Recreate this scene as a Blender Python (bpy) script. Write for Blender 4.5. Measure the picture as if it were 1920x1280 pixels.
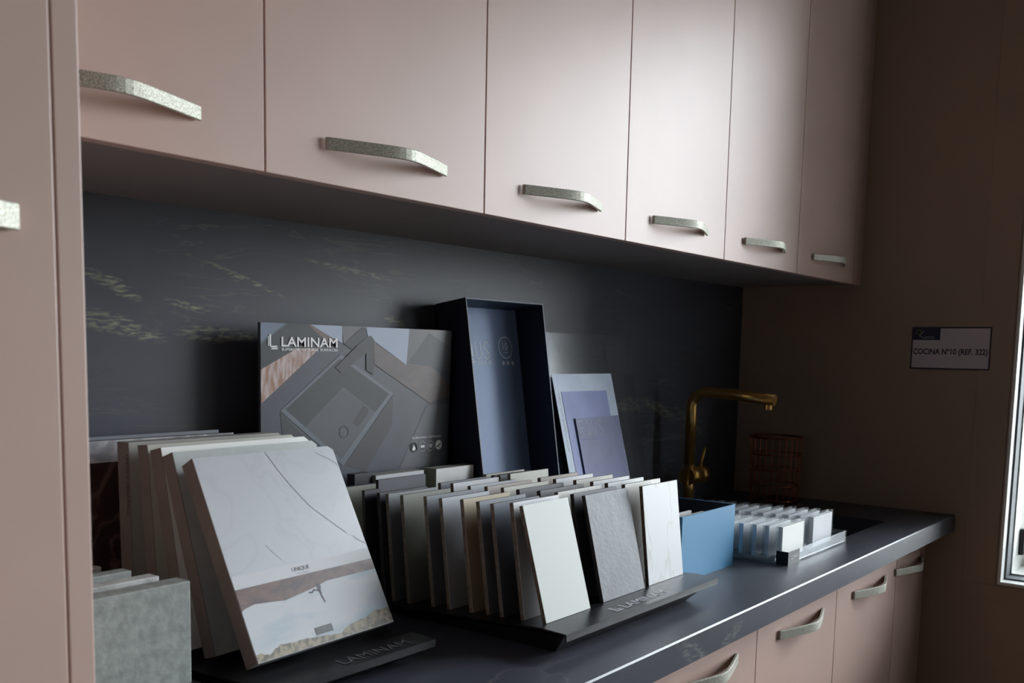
import bpy, math, random
from mathutils import Vector, Matrix
random.seed(7)
for o in list(bpy.data.objects): bpy.data.objects.remove(o)
S = bpy.context.scene
C = S.collection

# ------------------------------------------------------------------ camera
YAW, PITCH, ROLL = 0.8935, -0.1102, 0.0189
CAM = Vector((-0.8531, -1.2483, 1.2874))
F_PX, PX, PY = 1816.18, 928.41, 859.29
fw = Vector((math.sin(YAW)*math.cos(PITCH), math.cos(YAW)*math.cos(PITCH), math.sin(PITCH)))
rt = fw.cross(Vector((0, 0, 1))).normalized(); up = rt.cross(fw)
r2 = rt*math.cos(ROLL)+up*math.sin(ROLL); u2 = -rt*math.sin(ROLL)+up*math.cos(ROLL)
cd = bpy.data.cameras.new('camera'); cam = bpy.data.objects.new('camera', cd); C.objects.link(cam)
cam.matrix_world = Matrix(((r2.x, u2.x, -fw.x, CAM.x), (r2.y, u2.y, -fw.y, CAM.y), (r2.z, u2.z, -fw.z, CAM.z), (0, 0, 0, 1)))
cd.sensor_width = 36; cd.lens = F_PX/1920*36
cd.shift_x = (960-PX)/1920; cd.shift_y = (PY-640)/1920
cd.clip_start = 0.02
cd.dof.use_dof = True; cd.dof.focus_distance = 1.72; cd.dof.aperture_fstop = 11.0
S.camera = cam

# ------------------------------------------------------------------ light and exposure
XW = 1.849                                   # end wall plane
WY0, WY1, WZ0, WZ1 = -0.73, -3.30, 0.72, 2.40   # window opening in the end wall
w = bpy.data.worlds.new('sky'); S.world = w; w.use_nodes = True
nt = w.node_tree; nt.nodes.clear()
bg = nt.nodes.new('ShaderNodeBackground'); out = nt.nodes.new('ShaderNodeOutputWorld')
bg.inputs[1].default_value = 20.0
# overcast sky: brighter towards the zenith, dim ground below the horizon
wtc = nt.nodes.new('ShaderNodeTexCoord'); wsx = nt.nodes.new('ShaderNodeSeparateXYZ'); wcr = nt.nodes.new('ShaderNodeValToRGB'); wmr = nt.nodes.new('ShaderNodeMapRange')
wmr.inputs['From Min'].default_value = -1; wmr.inputs['From Max'].default_value = 1
nt.links.new(wtc.outputs['Generated'], wsx.inputs[0]); nt.links.new(wsx.outputs['Z'], wmr.inputs['Value']); nt.links.new(wmr.outputs[0], wcr.inputs[0])
el = wcr.color_ramp.elements
el[0].position = 0.0; el[0].color = (.07, .075, .07, 1); el[1].position = 1.0; el[1].color = (.87, .95, 1.0, 1)
for p_, c_ in ((.485, (.13, .137, .13, 1)), (.51, (.42, .45, .475, 1)), (.60, (.60, .65, .69, 1)), (.74, (.87, .95, 1.0, 1))):
    e_ = el.new(p_); e_.color = c_
nt.links.new(wcr.outputs[0], bg.inputs[0])
nt.links.new(bg.outputs[0], out.inputs[0])
pl = bpy.data.lights.new('daylight_portal', 'AREA'); pl.shape = 'RECTANGLE'; pl.size = 2.57; pl.size_y = 1.68
pl.cycles.is_portal = True
po = bpy.data.objects.new('daylight_portal', pl); C.objects.link(po)
po.location = (XW+0.14, (WY0+WY1)/2, (WZ0+WZ1)/2); po.matrix_world = Matrix(((0, 0, 1, XW+0.37), (1, 0, 0, (WY0+WY1)/2), (0, 1, 0, (WZ0+WZ1)/2), (0, 0, 0, 1)))
S.cycles.transparent_max_bounces = 32
S.view_settings.view_transform = 'Standard'; S.view_settings.look = 'None'
S.view_settings.gamma = 1; S.view_settings.use_curve_mapping = False
S.view_settings.exposure = 0.56

# ------------------------------------------------------------------ materials
def lin(c):
    c = c/255.0
    return c/12.92 if c <= 0.04045 else ((c+0.055)/1.055)**2.4
def rgb(r, g, b): return (lin(r), lin(g), lin(b), 1)
MATS = {}
def mat(name, col, rough=0.5, metal=0.0, spec=0.5, noise=None, bump=None, coat=0):
    """col sRGB; noise=(scale, col2, lo, hi, stretch) mixes a second colour; bump=(scale,strength)"""
    if name in MATS: return MATS[name]
    m = bpy.data.materials.new(name); m.use_nodes = True; n = m.node_tree; b = n.nodes['Principled BSDF']
    b.inputs['Base Color'].default_value = rgb(*col); b.inputs['Roughness'].default_value = rough
    b.inputs['Metallic'].default_value = metal; b.inputs['Specular IOR Level'].default_value = spec
    tc = n.nodes.new('ShaderNodeTexCoord')
    if noise:
        sc, c2, lo, hi, st = noise
        mp = n.nodes.new('ShaderNodeMapping'); mp.inputs['Scale'].default_value = st
        nz = n.nodes.new('ShaderNodeTexNoise'); nz.inputs['Scale'].default_value = sc; nz.inputs['Detail'].default_value = 6
        cr = n.nodes.new('ShaderNodeValToRGB'); cr.color_ramp.elements[0].position = lo; cr.color_ramp.elements[1].position = hi
        cr.color_ramp.elements[0].color = rgb(*col); cr.color_ramp.elements[1].color = rgb(*c2)
        n.links.new(tc.outputs['Object'], mp.inputs[0]); n.links.new(mp.outputs[0], nz.inputs['Vector'])
        n.links.new(nz.outputs['Fac'], cr.inputs[0]); n.links.new(cr.outputs[0], b.inputs['Base Color'])
    if bump:
        nb = n.nodes.new('ShaderNodeTexNoise'); nb.inputs['Scale'].default_value = bump[0]; nb.inputs['Detail'].default_value = 4
        bp = n.nodes.new('ShaderNodeBump'); bp.inputs['Strength'].default_value = bump[1]; bp.inputs['Distance'].default_value = 0.001
        n.links.new(tc.outputs['Object'], nb.inputs['Vector']); n.links.new(nb.outputs['Fac'], bp.inputs['Height']); n.links.new(bp.outputs[0], b.inputs['Normal'])
    MATS[name] = m
    return m
def clear(name, tint=(0.9, 0.93, 0.95), body=0.06, gloss=0.1, rough=0.08, fk=0.6):
    m = bpy.data.materials.new(name); m.use_nodes = True; n = m.node_tree; n.nodes.clear()
    o = n.nodes.new('ShaderNodeOutputMaterial'); t = n.nodes.new('ShaderNodeBsdfTransparent'); t.inputs[0].default_value = (*tint, 1)
    d = n.nodes.new('ShaderNodeBsdfDiffuse'); d.inputs[0].default_value = (0.8, 0.84, 0.88, 1)
    g = n.nodes.new('ShaderNodeBsdfGlossy'); g.inputs['Roughness'].default_value = rough
    lw = n.nodes.new('ShaderNodeFresnel'); lw.inputs[0].default_value = 1.45
    m1 = n.nodes.new('ShaderNodeMixShader'); m1.inputs[0].default_value = body
    m2 = n.nodes.new('ShaderNodeMixShader')
    n.links.new(t.outputs[0], m1.inputs[1]); n.links.new(d.outputs[0], m1.inputs[2])
    mu = n.nodes.new('ShaderNodeMath'); mu.operation = 'MULTIPLY'; mu.inputs[1].default_value = fk; n.links.new(lw.outputs[0], mu.inputs[0]); n.links.new(mu.outputs[0], m2.inputs[0]); n.links.new(m1.outputs[0], m2.inputs[1]); n.links.new(g.outputs[0], m2.inputs[2])
    n.links.new(m2.outputs[0], o.inputs[0]); MATS[name] = m
    return m

PINK = mat('pink_laminate', (206, 176, 164), 0.42, noise=(6, (200, 171, 160), .35, .65, (1, 1, 1)))
EDGE = mat('brown_door_edge', (92, 66, 52), 0.5)
CARC = mat('grey_carcass', (140, 132, 130), 0.55)
PEWT = mat('speckled_pewter', (204, 204, 192), 0.58, 0.50, noise=(800, (146, 144, 130), .40, .60, (1, 1, 1)))
WALLM = mat('beige_wall', (172, 152, 134), 0.85, bump=(60, .1))
WHITEW = mat('room_wall_paint', (112, 106, 100), 0.9)
FLOORM = mat('oak_floor', (92, 72, 58), 0.5, noise=(4, (74, 57, 44), .3, .7, (1, 12, 1)))
CEILM = mat('ceiling_paint', (96, 92, 88), 0.9)
LEFTM = mat('dark_partition', (38, 34, 32), 0.9)
BLACK = mat('black_metal', (22, 22, 25), 0.34)
SINKM = mat('black_composite', (20, 20, 22), 0.5)
BRASS = mat('aged_brass', (216, 170, 98), 0.28, 0.9)
COPPER = mat('copper_wire', (150, 84, 58), 0.3, 1.0)
PVC = mat('white_window_frame', (228, 230, 226), 0.4)
GASK = mat('grey_gasket', (90, 98, 104), 0.6)
SPINE = mat('taupe_book_side', (124, 114, 108), 0.7, noise=(30, (114, 104, 99), .3, .7, (1, 1, 1)))
WHITEP = mat('white_print', (232, 230, 228), 0.5)
SKYGLASS = clear('window_glass', (1, 1, 1), 0.0, 0.05, 0.02, 1.0)
ACRYL = clear('clear_acrylic', (0.94, 0.96, 0.97), 0.05, fk=0.3, rough=0.2)
PLEXI = clear('clear_plexiglass', (0.95, 0.96, 0.97), 0.02, fk=0.05, rough=0.15)

def stone(name, base, vein, spots=(), gold=(140, 140, 118)):
    """dark soapstone-like sheet: fine slanting veins plus pale gold streaks at given object coordinates"""
    m = bpy.data.materials.new(name); m.use_nodes = True; n = m.node_tree; L = n.links; b = n.nodes['Principled BSDF']
    b.inputs['Roughness'].default_value = 0.42; b.inputs['Specular IOR Level'].default_value = 0.5
    tc = n.nodes.new('ShaderNodeTexCoord')
    def nz(scale, st, rot=0, det=6, dist=0.0):
        mp = n.nodes.new('ShaderNodeMapping'); mp.inputs['Scale'].default_value = st; mp.inputs['Rotation'].default_value = (0, rot, 0)
        t = n.nodes.new('ShaderNodeTexNoise'); t.inputs['Scale'].default_value = scale; t.inputs['Detail'].default_value = det; t.inputs['Distortion'].default_value = dist
        L.new(tc.outputs['Object'], mp.inputs[0]); L.new(mp.outputs[0], t.inputs['Vector']); return t.outputs['Fac']
    def ramp(f, stops):
        r = n.nodes.new('ShaderNodeValToRGB'); e = r.color_ramp.elements
        e[0].position, e[0].color = stops[0][0], (stops[0][1],)*3+(1,); e[1].position, e[1].color = stops[-1][0], (stops[-1][1],)*3+(1,)
        for p, v in stops[1:-1]:
            q = e.new(p); q.color = (v, v, v, 1)
        L.new(f, r.inputs[0]); return r.outputs[0]
    def mix(f, a, bb):
        x = n.nodes.new('ShaderNodeMix'); x.data_type = 'RGBA'
        if hasattr(f, 'is_output'): L.new(f, x.inputs[0])
        else: x.inputs[0].default_value = f
        for s, v in ((x.inputs[6], a), (x.inputs[7], bb)):
            if isinstance(v, tuple): s.default_value = v
            else: L.new(v, s)
        return x.outputs[2]
    def mul(a, c):
        x = n.nodes.new('ShaderNodeMath'); x.operation = 'MULTIPLY'; L.new(a, x.inputs[0])
        if isinstance(c, float): x.inputs[1].default_value = c
        else: L.new(c, x.inputs[1])
        return x.outputs[0]
    c = mix(ramp(nz(5, (1, 1, 3), 0.25), [(.3, 0), (.7, 1)]), rgb(*base), rgb(*[int(v*1.16) for v in base]))
    v1 = ramp(nz(7, (.6, 1, 4.5), 0.28, 8, .8), [(.485, 0), (.5, 1), (.515, 0)])
    v1m = mul(mul(v1, ramp(nz(3, (1, 1, 2), .2), [(.45, 0), (.65, 1)])), 0.5)
    c = mix(v1m, c, rgb(*vein))
    if spots:
        tot = None
        tex = ramp(nz(55, (1, 1, 4.5), 0.22, 12, .3), [(.44, 0), (.66, 1)])
        for (x, z, rx, rz, ang) in spots:
            mp = n.nodes.new('ShaderNodeMapping'); mp.vector_type = 'TEXTURE'
            mp.inputs['Location'].default_value = (x, 0, z); mp.inputs['Rotation'].default_value = (0, ang, 0); mp.inputs['Scale'].default_value = (rx, 10, rz)
            g = n.nodes.new('ShaderNodeTexGradient'); g.gradient_type = 'SPHERICAL'
            L.new(tc.outputs['Object'], mp.inputs[0]); L.new(mp.outputs[0], g.inputs[0])
            if tot is None: tot = g.outputs['Fac']
            else:
                a = n.nodes.new('ShaderNodeMath'); a.operation = 'MAXIMUM'; L.new(tot, a.inputs[0]); L.new(g.outputs['Fac'], a.inputs[1]); tot = a.outputs[0]
        sm = mul(ramp(tot, [(0.05, 0), (.5, 1)]), tex)
        c = mix(sm, c, rgb(*gold))
    L.new(c, b.inputs['Base Color'])
    return m

# ------------------------------------------------------------------ mesh helpers
class MB:
    def __init__(s): s.v = []; s.f = []; s.m = []
    def poly(s, pts, mi=0):
        i = len(s.v); s.v += [Vector(p) for p in pts]; s.f.append(tuple(range(i, i+len(pts)))); s.m.append(mi); return s
    def box(s, x0, y0, z0, x1, y1, z1, mi=0):
        return s.hexa([(x0, y0, z0), (x1, y0, z0), (x1, y1, z0), (x0, y1, z0)], [(x0, y0, z1), (x1, y0, z1), (x1, y1, z1), (x0, y1, z1)], mi)
    def hexa(s, a, b, mi=0):
        i = len(s.v); s.v += [Vector(p) for p in list(a)+list(b)]; n = len(a)
        s.f.append(tuple(i+k for k in reversed(range(n)))); s.m.append(mi)
        s.f.append(tuple(i+n+k for k in range(n))); s.m.append(mi)
        for k in range(n):
            j = (k+1) % n; s.f.append((i+k, i+j, i+n+j, i+n+k)); s.m.append(mi)
        return s
    def slab(s, o, e1, e2, e3, mi=0):            # box from a corner and three edge vectors
        o, e1, e2, e3 = map(Vector, (o, e1, e2, e3))
        return s.hexa([o, o+e1, o+e1+e2, o+e2], [p+e3 for p in (o, o+e1, o+e1+e2, o+e2)], mi)
    def tube(s, pts, r, n=12, mi=0, caps=True, closed=False):
        pts = [Vector(p) for p in pts]; rs = r if isinstance(r, (list, tuple)) else [r]*len(pts)
        i0 = len(s.v); N = len(pts); prev = None
        for k, p in enumerate(pts):
            if closed: t = (pts[(k+1) % N]-pts[k-1]).normalized()
            else: t = ((pts[min(k+1, N-1)]-pts[max(k-1, 0)])).normalized()
            if prev is None: a = Vector((0, 0, 1)) if abs(t.z) < .9 else Vector((1, 0, 0)); x = t.cross(a).normalized()
            else: x = (prev-t*prev.dot(t)).normalized()
            prev = x; y = t.cross(x)
            for j in range(n):
                an = 2*math.pi*j/n; s.v.append(p+(x*math.cos(an)+y*math.sin(an))*rs[k])
        for k in range(N if closed else N-1):
            for j in range(n):
                a = i0+k*n+j; b = i0+k*n+(j+1) % n; c = i0+((k+1) % N)*n+(j+1) % n; d = i0+((k+1) % N)*n+j
                s.f.append((a, b, c, d)); s.m.append(mi)
        if caps and not closed:
            s.f.append(tuple(i0+j for j in reversed(range(n)))); s.m.append(mi)
            s.f.append(tuple(i0+(N-1)*n+j for j in range(n))); s.m.append(mi)
        return s
    def build(s, name, mats, parent=None, origin=(0, 0, 0), bevel=0, smooth=False, seg=2):
        o0 = Vector(origin) if parent is None else Vector(parent['_o'])
        me = bpy.data.meshes.new(name); me.from_pydata([v-o0 for v in s.v], [], s.f)
        for m in (mats if isinstance(mats, (list, tuple)) else [mats]): me.materials.append(m)
        for p, mi in zip(me.polygons, s.m): p.material_index = mi; p.use_smooth = smooth
        me.update()
        ob = bpy.data.objects.new(name, me); C.objects.link(ob)
        if parent is None: ob.location = o0
        else: ob.parent = parent
        ob['_o'] = list(o0)
        if bevel:
            bv = ob.modifiers.new('bevel', 'BEVEL'); bv.width = bevel; bv.segments = seg; bv.limit_method = 'ANGLE'
        return ob
def empty(name, loc):
    o = bpy.data.objects.new(name, None); C.objects.link(o); o.location = loc; o.empty_display_size = .02; o['_o'] = list(loc); return o
def tag(o, label, cat, group=None):
    o['label'] = label; o['category'] = cat
    if group: o['group'] = group
    return o
def struct(o): o['kind'] = 'structure'; return o
def text_mesh(name, body, m, parent, o, ex, ey, w, h, off=0.0003, bold=0.0, label=None):
    """flat lettering fitted to a w x h rectangle whose lower left corner is o"""
    cu = bpy.data.curves.new(name, 'FONT'); cu.body = body; cu.size = 1; cu.offset = bold; cu.resolution_u = 3
    t = bpy.data.objects.new(name, cu); C.objects.link(t); bpy.context.view_layer.update()
    me = bpy.data.meshes.new_from_object(t.evaluated_get(bpy.context.evaluated_depsgraph_get()))
    bpy.data.objects.remove(t); bpy.data.curves.remove(cu)
    xs = [v.co.x for v in me.vertices]; ys = [v.co.y for v in me.vertices]
    x0, x1, y0, y1 = min(xs), max(xs), min(ys), max(ys)
    o, ex, ey = Vector(o), Vector(ex).normalized(), Vector(ey).normalized(); n = ex.cross(ey); p0 = Vector(parent['_o'])
    for v in me.vertices:
        v.co = o+ex*((v.co.x-x0)/(x1-x0)*w)+ey*((v.co.y-y0)/(y1-y0)*h)+n*off-p0
    me.materials.append(m); me.name = name
    ob = bpy.data.objects.new(name, me); C.objects.link(ob); ob.parent = parent; ob['_o'] = list(p0)
    if label: ob['label'] = label
    return ob
class Plane:
    """flat artwork on a surface: (u, v) in metres"""
    def __init__(s, o, ex, ey): s.o, s.ex, s.ey = Vector(o), Vector(ex).normalized(), Vector(ey).normalized(); s.n = s.ex.cross(s.ey)
    def p(s, u, v, off=0): return s.o+s.ex*u+s.ey*v+s.n*off
    def poly(s, mb, pts, off, mi=0): mb.poly([s.p(u, v, off) for u, v in pts], mi)
    def ribbon(s, mb, pts, wd, off, mi=0):
        for (a, b), (c, d) in zip(pts[:-1], pts[1:]):
            L = math.hypot(c-a, d-b) or 1; nx, ny = -(d-b)/L*wd/2, (c-a)/L*wd/2; tx, ty = (c-a)/L*wd*.3, (d-b)/L*wd*.3
            s.poly(mb, [(a-tx+nx, b-ty+ny), (a-tx-nx, b-ty-ny), (c+tx-nx, d+ty-ny), (c+tx+nx, d+ty+ny)], off, mi)
    def disc(s, mb, cu, cv, r, off, mi=0, n=24, rv=None):
        rv = rv or r; s.poly(mb, [(cu+r*math.cos(2*math.pi*k/n), cv+rv*math.sin(2*math.pi*k/n)) for k in range(n)], off, mi)
    def ring(s, mb, cu, cv, r, wd, off, mi=0, n=28):
        s.ribbon(mb, [(cu+r*math.cos(2*math.pi*k/n), cv+r*math.sin(2*math.pi*k/n)) for k in range(n+1)], wd, off, mi)
def glyphs(pl, mb, word, u, v, cw, ch, gap, wd, off):
    def arc(cx, cy, rx, ry, a0, a1, n=8): return [(cx+rx*math.cos(math.radians(a0+(a1-a0)*k/n)), cy+ry*math.sin(math.radians(a0+(a1-a0)*k/n))) for k in range(n+1)]
    G = {'E': [[(1, 0), (0, 0), (0, 1), (1, 1)], [(0, .52), (.8, .52)]],
         'Q': [arc(.5, .75, .5, .25, 0, 180)+arc(.5, .25, .5, .25, 180, 360)+[(1, .75)], [(.6, .2), (1, -.03)]],
         'U': [[(0, 1)]+arc(.5, .27, .5, .27, 180, 360)+[(1, 1)]],
         'S': [arc(.5, .77, .5, .23, 20, 180)+[(0, .72), (1, .3)]+arc(.5, .23, .5, .23, 0, -160)]}
    for i, c in enumerate(word):
        for st in G[c]: pl.ribbon(mb, [(u+i*(cw+gap)+x*cw, v+y*ch) for x, y in st], wd, off)

# ------------------------------------------------------------------ room shell
ZT = 2.6
def wall(name, b, m): return struct(MB().box(*b).build(name, m))
wall('floor', (-2.8, -3.5, -0.05, XW+.4, .06, 0), FLOORM)
wall('ceiling', (-2.8, -3.5, ZT, XW+.4, .06, ZT+.05), CEILM)
wall('wall_back', (-2.8, .012, 0, XW+.4, .06, ZT), WALLM)
wall('wall_left', (-2.85, -3.5, 0, -2.8, .06, ZT), LEFTM)
wall('wall_front', (-2.8, -3.55, 0, XW+.4, -3.5, ZT), WHITEW)
mb = MB(); X0w, X1w = XW, XW+.40
mb.box(X0w, -3.5, 0, X1w, WY1, ZT).box(X0w, WY0, 0, X1w, .012, ZT).box(X0w, WY1, 0, X1w, WY0, WZ0).box(X0w, WY1, WZ1, X1w, WY0, ZT)
struct(mb.build('wall_right', WALLM))
mb = MB()      # thin flat lining panel round the window, its joints just visible
t = .0025; a0, a1, b0, b1 = WY0+.082, WY1-.082, WZ0-.045, WZ1+.045
mb.box(XW-t, a1, b0, XW, a0, WZ0-.004).box(XW-t, a1, WZ1+.004, XW, a0, b1).box(XW-t, WY0+.004, WZ0-.004, XW, a0, WZ1+.004).box(XW-t, a1, WZ0-.004, XW, WY1-.004, WZ1+.004)
struct(mb.build('trim_1', WALLM, bevel=.001))
win = struct(empty('window_1', (XW+.08, (WY0+WY1)/2, WZ0)))
def rect_ring(mb, xa, xb, y0, y1, z0, z1, wd, mi=0):
    mb.box(xa, y1, z0, xb, y0, z0+wd, mi).box(xa, y1, z1-wd, xb, y0, z1, mi).box(xa, y0-wd, z0+wd, xb, y0, z1-wd, mi).box(xa, y1, z0+wd, xb, y1+wd, z1-wd, mi)
mb = MB(); rect_ring(mb, XW-.006, XW+.035, WY0-.0005, WY1, WZ0, WZ1, .008); mb.build('window_frame', PVC, win, bevel=.002)
mb = MB(); rect_ring(mb, XW+.035, XW+.085, WY0-.001, WY1, WZ0, WZ1, .012); mb.build('gasket', GASK, win)
mb = MB(); rect_ring(mb, XW+.085, XW+.27, WY0-.004, WY1+.004, WZ0+.004, WZ1-.004, .012); mb.build('reveal_lining', PVC, win)
mb = MB(); rect_ring(mb, XW+.27, XW+.33, WY0-.013, WY1+.013, WZ0+.013, WZ1-.013, .045); mb.build('sash', PVC, win, bevel=.003)
for q_ in (1/2,):
    ym = WY0+(WY1-WY0)*q_; MB().box(XW+.265, ym-.045, WZ0+.058, XW+.335, ym+.045, WZ1-.058).build('mullion', PVC, win, bevel=.003)
for q_ in range(2):
    MB().box(XW+.297, WY0+(WY1-WY0)*(q_+1)/2+.058, WZ0+.058, XW+.303, WY0+(WY1-WY0)*q_/2-(.058 if q_ == 0 else .046), WZ1-.058).build('pane', SKYGLASS, win)
MB().box(XW+.150, WY0-.028, WZ0+.055, XW+.175, WY0-.0165, WZ0+.125).build('hinge', BLACK, win, bevel=.003)

# ------------------------------------------------------------------ stone worktop and backsplash
ZC, TC, ZU, YU, WD, X0 = 0.8861, 0.0424, 1.4828, -0.3422, 0.386, -0.1484
XL = -0.512
SPOTS = [(-.145, 1.372, .05, .012, .35), (-.12, 1.357, .03, .010, .3), (-.145, 1.316, .065, .018, .18), (-.10, 1.303, .05, .012, .2), (.02, 1.305, .075, .016, .02), (.06, 1.303, .05, .010, 0),
         (-.02, 1.344, .05, .007, .2), (.404, 1.337, .035, .010, .3), (1.22, 1.158, .09, .016, .05), (1.38, 1.145, .12, .018, .3), (1.55, 1.105, .12, .010, .45), (1.23, 1.172, .05, .010, .0), (.30, 1.42, .12, .006, .1), (.08, 1.39, .09, .005, .3)]
STONEB = stone('dark_stone_panel', (60, 62, 71), (120, 122, 116), SPOTS)
STONEC = stone('dark_stone_worktop', (58, 60, 69), (110, 112, 110), [(.40, .855, .07, .02, .5), (.52, .855, .06, .015, -.4)], (110, 116, 112))
tag(MB().box(XL, 0, ZC-.02, XW-.001, .0118, ZU+.3).build('backsplash', STONEB), 'dark slate-grey stone backsplash with pale gold streaks behind the worktop', 'backsplash')
SX0, SX1, SY0, SY1 = 1.262, 1.607, -.5166, -.13
mb = MB(); zb = ZC-TC; c = .0022; YF = -.62
def ringtop(z, ins): return [(XL+0, -.0015, z), (XL+0, YF+ins, z), (XW-.001, YF+ins, z), (XW-.001, -.0015, z)]
hole = lambda z: [(SX0, SY1, z), (SX0, SY0, z), (SX1, SY0, z), (SX1, SY1, z)]
i = 0; o_t, o_t2, o_b, h_t, h_b = ringtop(ZC, c), ringtop(ZC-c, 0), ringtop(zb, 0), hole(ZC), hole(zb)
for k in range(4):
    j = (k+1) % 4
    mb.poly([o_t[k], o_t[j], h_t[j], h_t[k]]); mb.poly([o_b[j], o_b[k], h_b[k], h_b[j]])
    mb.poly([h_t[k], h_t[j], h_b[j], h_b[k]]); mb.poly([o_t2[k], o_t2[j], o_t[j], o_t[k]][::-1]); mb.poly([o_b[k], o_b[j], o_t2[j], o_t2[k]][::-1])
tag(mb.build('worktop', STONEC), 'long dark stone worktop with a chamfered front edge over pink drawers', 'worktop')
sk = tag(empty('sink', ((SX0+SX1)/2, (SY0+SY1)/2, ZC-.2)), 'black undermount sink sunk into the worktop right of the clear sample box', 'sink')
mb = MB(); q = .012; e = .0005
zz0, zz1 = ZC-.19, zb-.001
mb.box(SX0-q, SY0-q, zz0-.01, SX1+q, SY1+q, zz0).box(SX0-q, SY0-q, zz0, SX0, SY1+q, zz1).box(SX1, SY0-q, zz0, SX1+q, SY1+q, zz1).box(SX0, SY0-q, zz0, SX1, SY0, zz1).box(SX0, SY1, zz0, SX1, SY1+q, zz1)
mb.build('basin', SINKM, sk)
MB().tube([(1.43, -.3, zz0), (1.43, -.3, zz0+.004)], .04, 20).build('drain', BRASS, sk)

# ------------------------------------------------------------------ cabinets
def handle_mb(cx, yd, cz, wd=.213, h=.0145, rise=.0415):
    """flat bow handle: straight slants to a rounded apex"""
    N = 24; outp, inn = [], []
    k = rise/.0415
    for i in range(N+1):
        x = -wd/2+wd*i/N; s_ = wd/.213
        y = (.0497-math.sqrt((.4*x/s_)**2+.008**2))*k
        outp.append((x, max(y, .0045))); inn.append((x, max(y-.0048, 0)))
    mb = MB()
    for i in range(N):
        (xa, ya), (xb, yb), (xc, yc), (xd, yd2) = outp[i], outp[i+1], inn[i+1], inn[i]
        lo = [(cx+xa, yd-ya, cz-h/2), (cx+xd, yd-yd2, cz-h/2), (cx+xc, yd-yc, cz-h/2), (cx+xb, yd-yb, cz-h/2)]
        hi = [(a, b_, cz+h/2) for a, b_, _ in lo]
        n0 = len(mb.v); mb.v += [Vector(p) for p in lo+hi]
        mb.f += [(n0, n0+3, n0+2, n0+1), (n0+4, n0+5, n0+6, n0+7), (n0, n0+4, n0+7, n0+3), (n0+1, n0+2, n0+6, n0+5)]; mb.m += [0]*4
        if i == 0: mb.f.append((n0, n0+1, n0+5, n0+4)); mb.m.append(0)
        if i == N-1: mb.f.append((n0+2, n0+3, n0+7, n0+6)); mb.m.append(0)
    return mb
def add_handle(parent, cx, yd, cz, wd=.213, h=.0145, rise=.0415):
    mb = handle_mb(cx, yd, cz, wd, h, rise); o = mb.build('handle', PEWT, parent)
    wm = o.modifiers.new('weld', 'WELD'); wm.merge_threshold = .00005
    b = o.modifiers.new('bevel', 'BEVEL'); b.width = .0008; b.segments = 2; b.limit_method = 'ANGLE'; b.angle_limit = math.radians(50)
    return o
UL = ['pink wall cabinet partly hidden behind the tall cabinet, its handle cut off', 'second pink wall cabinet from the left, above the tilted book stack',
      'pink wall cabinet above the display board and black tile rack', 'pink wall cabinet above the navy display box and the brochures',
      'pink wall cabinet second from the end wall, above the blue box', 'last pink wall cabinet, half in shade against the end wall']
UH = 2.26
for k in range(-1, 5):
    xa = max(X0+k*WD, XL+.001) if k < 0 else X0+k*WD
    xb = X0+(k+1)*WD
    cab = tag(empty('upper_cabinet', ((xa+xb)/2, -.16, ZU)), UL[k+1], 'cabinet', 'pink wall cabinets')
    MB().box(xa+.0005, YU+.020, ZU+.004, xb-.0005 if k < 4 else XW-.002, -.0005, UH).build('carcass', CARC, cab)
    g = .0022
    MB().box(xa+g*.6, YU+.0185, ZU+.0035, xb-g*.6, YU+.0198, UH-.002).build('door_edge', EDGE, cab)
    d = MB().box(xa+g/2, YU, ZU, xb-g/2, YU+.0183, UH).build('door', PINK, cab, bevel=.0008)
    cx = (X0+k*WD+X0+(k+1)*WD)/2
    add_handle(d, cx, YU, 1.5286)
    if k == 4: MB().box(xb+g/2, YU+.0005, ZU, XW-.002, YU+.0183, UH).build('filler_panel', PINK, cab)
    MB().box(xa+.0005, YU+.0185, ZU+.0005, xb-.0005 if k < 4 else XW-.002, YU+.0195, ZU+.0034).build('gap_shade_strip', EDGE, cab)  # brown strip standing in for the shade in the gap under the door

YL = -.5524
LG = [XL+.002, -.4345, -.0345, .3712, .7777, 1.1843, 1.6008, XW-.002]
LLs = [None, None, None, 'at the bottom edge of the photo, only its handle end showing', 'fourth-from-wall drawer front, largest in view', 'drawer front between the two nearest the window wall', 'narrow drawer front next to the end wall']
LD = ['pink base cabinet hidden low at far left beneath the worktop', 'pink base cabinet beneath the grey stone slabs', 'pink base cabinet beneath the stone book rack',
      'pink base cabinet with just the end of its handle showing at the bottom edge', 'pink base cabinet with the largest fully visible handle under the worktop',
      'pink base cabinet with the second handle from the end wall', 'narrow pink base cabinet in the corner against the end wall']
for k in range(1, 7):
    xa, xb = LG[k], LG[k+1]
    cab = tag(empty('base_cabinet', ((xa+xb)/2, -.28, 0)), LD[k], 'cabinet', 'pink base cabinets')
    top = .655 if (xb > SX0-.02 and xa < SX1+.02) else zb-.001
    MB().box(xa+.0005, YL+.020, .10, xb-.0005, -.005, top).build('carcass', CARC, cab)
    g = .0022
    d = MB().box(xa+g/2, YL, .10, xb-g/2, YL+.0185, zb-.0025).build('door', PINK, cab, bevel=.0008)
    MB().box(xa+.0005, YL+.0187, .10, xb-.0005, YL+.0198, zb-.003).build('door_edge', EDGE, cab)
    MB().box(xa+.0005, YL+.06, 0, xb-.0005, YL+.08, .0995).build('plinth', BLACK, cab)
    if k < 6: add_handle(d, (xa+xb)/2+.004, YL, .7655, .226, .0175, .034)
    else: add_handle(d, 1.698, YL, .7655, .226, .0175, .034)
tc_ = tag(empty('tall_cabinet', (-.82, -.31, 0)), 'tall pink cabinet close to the camera at the left edge of the photo', 'cabinet')
MB().box(-1.13, -.600, .10, -.5325, -.001, 2.3).build('carcass', CARC, tc_)
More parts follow.
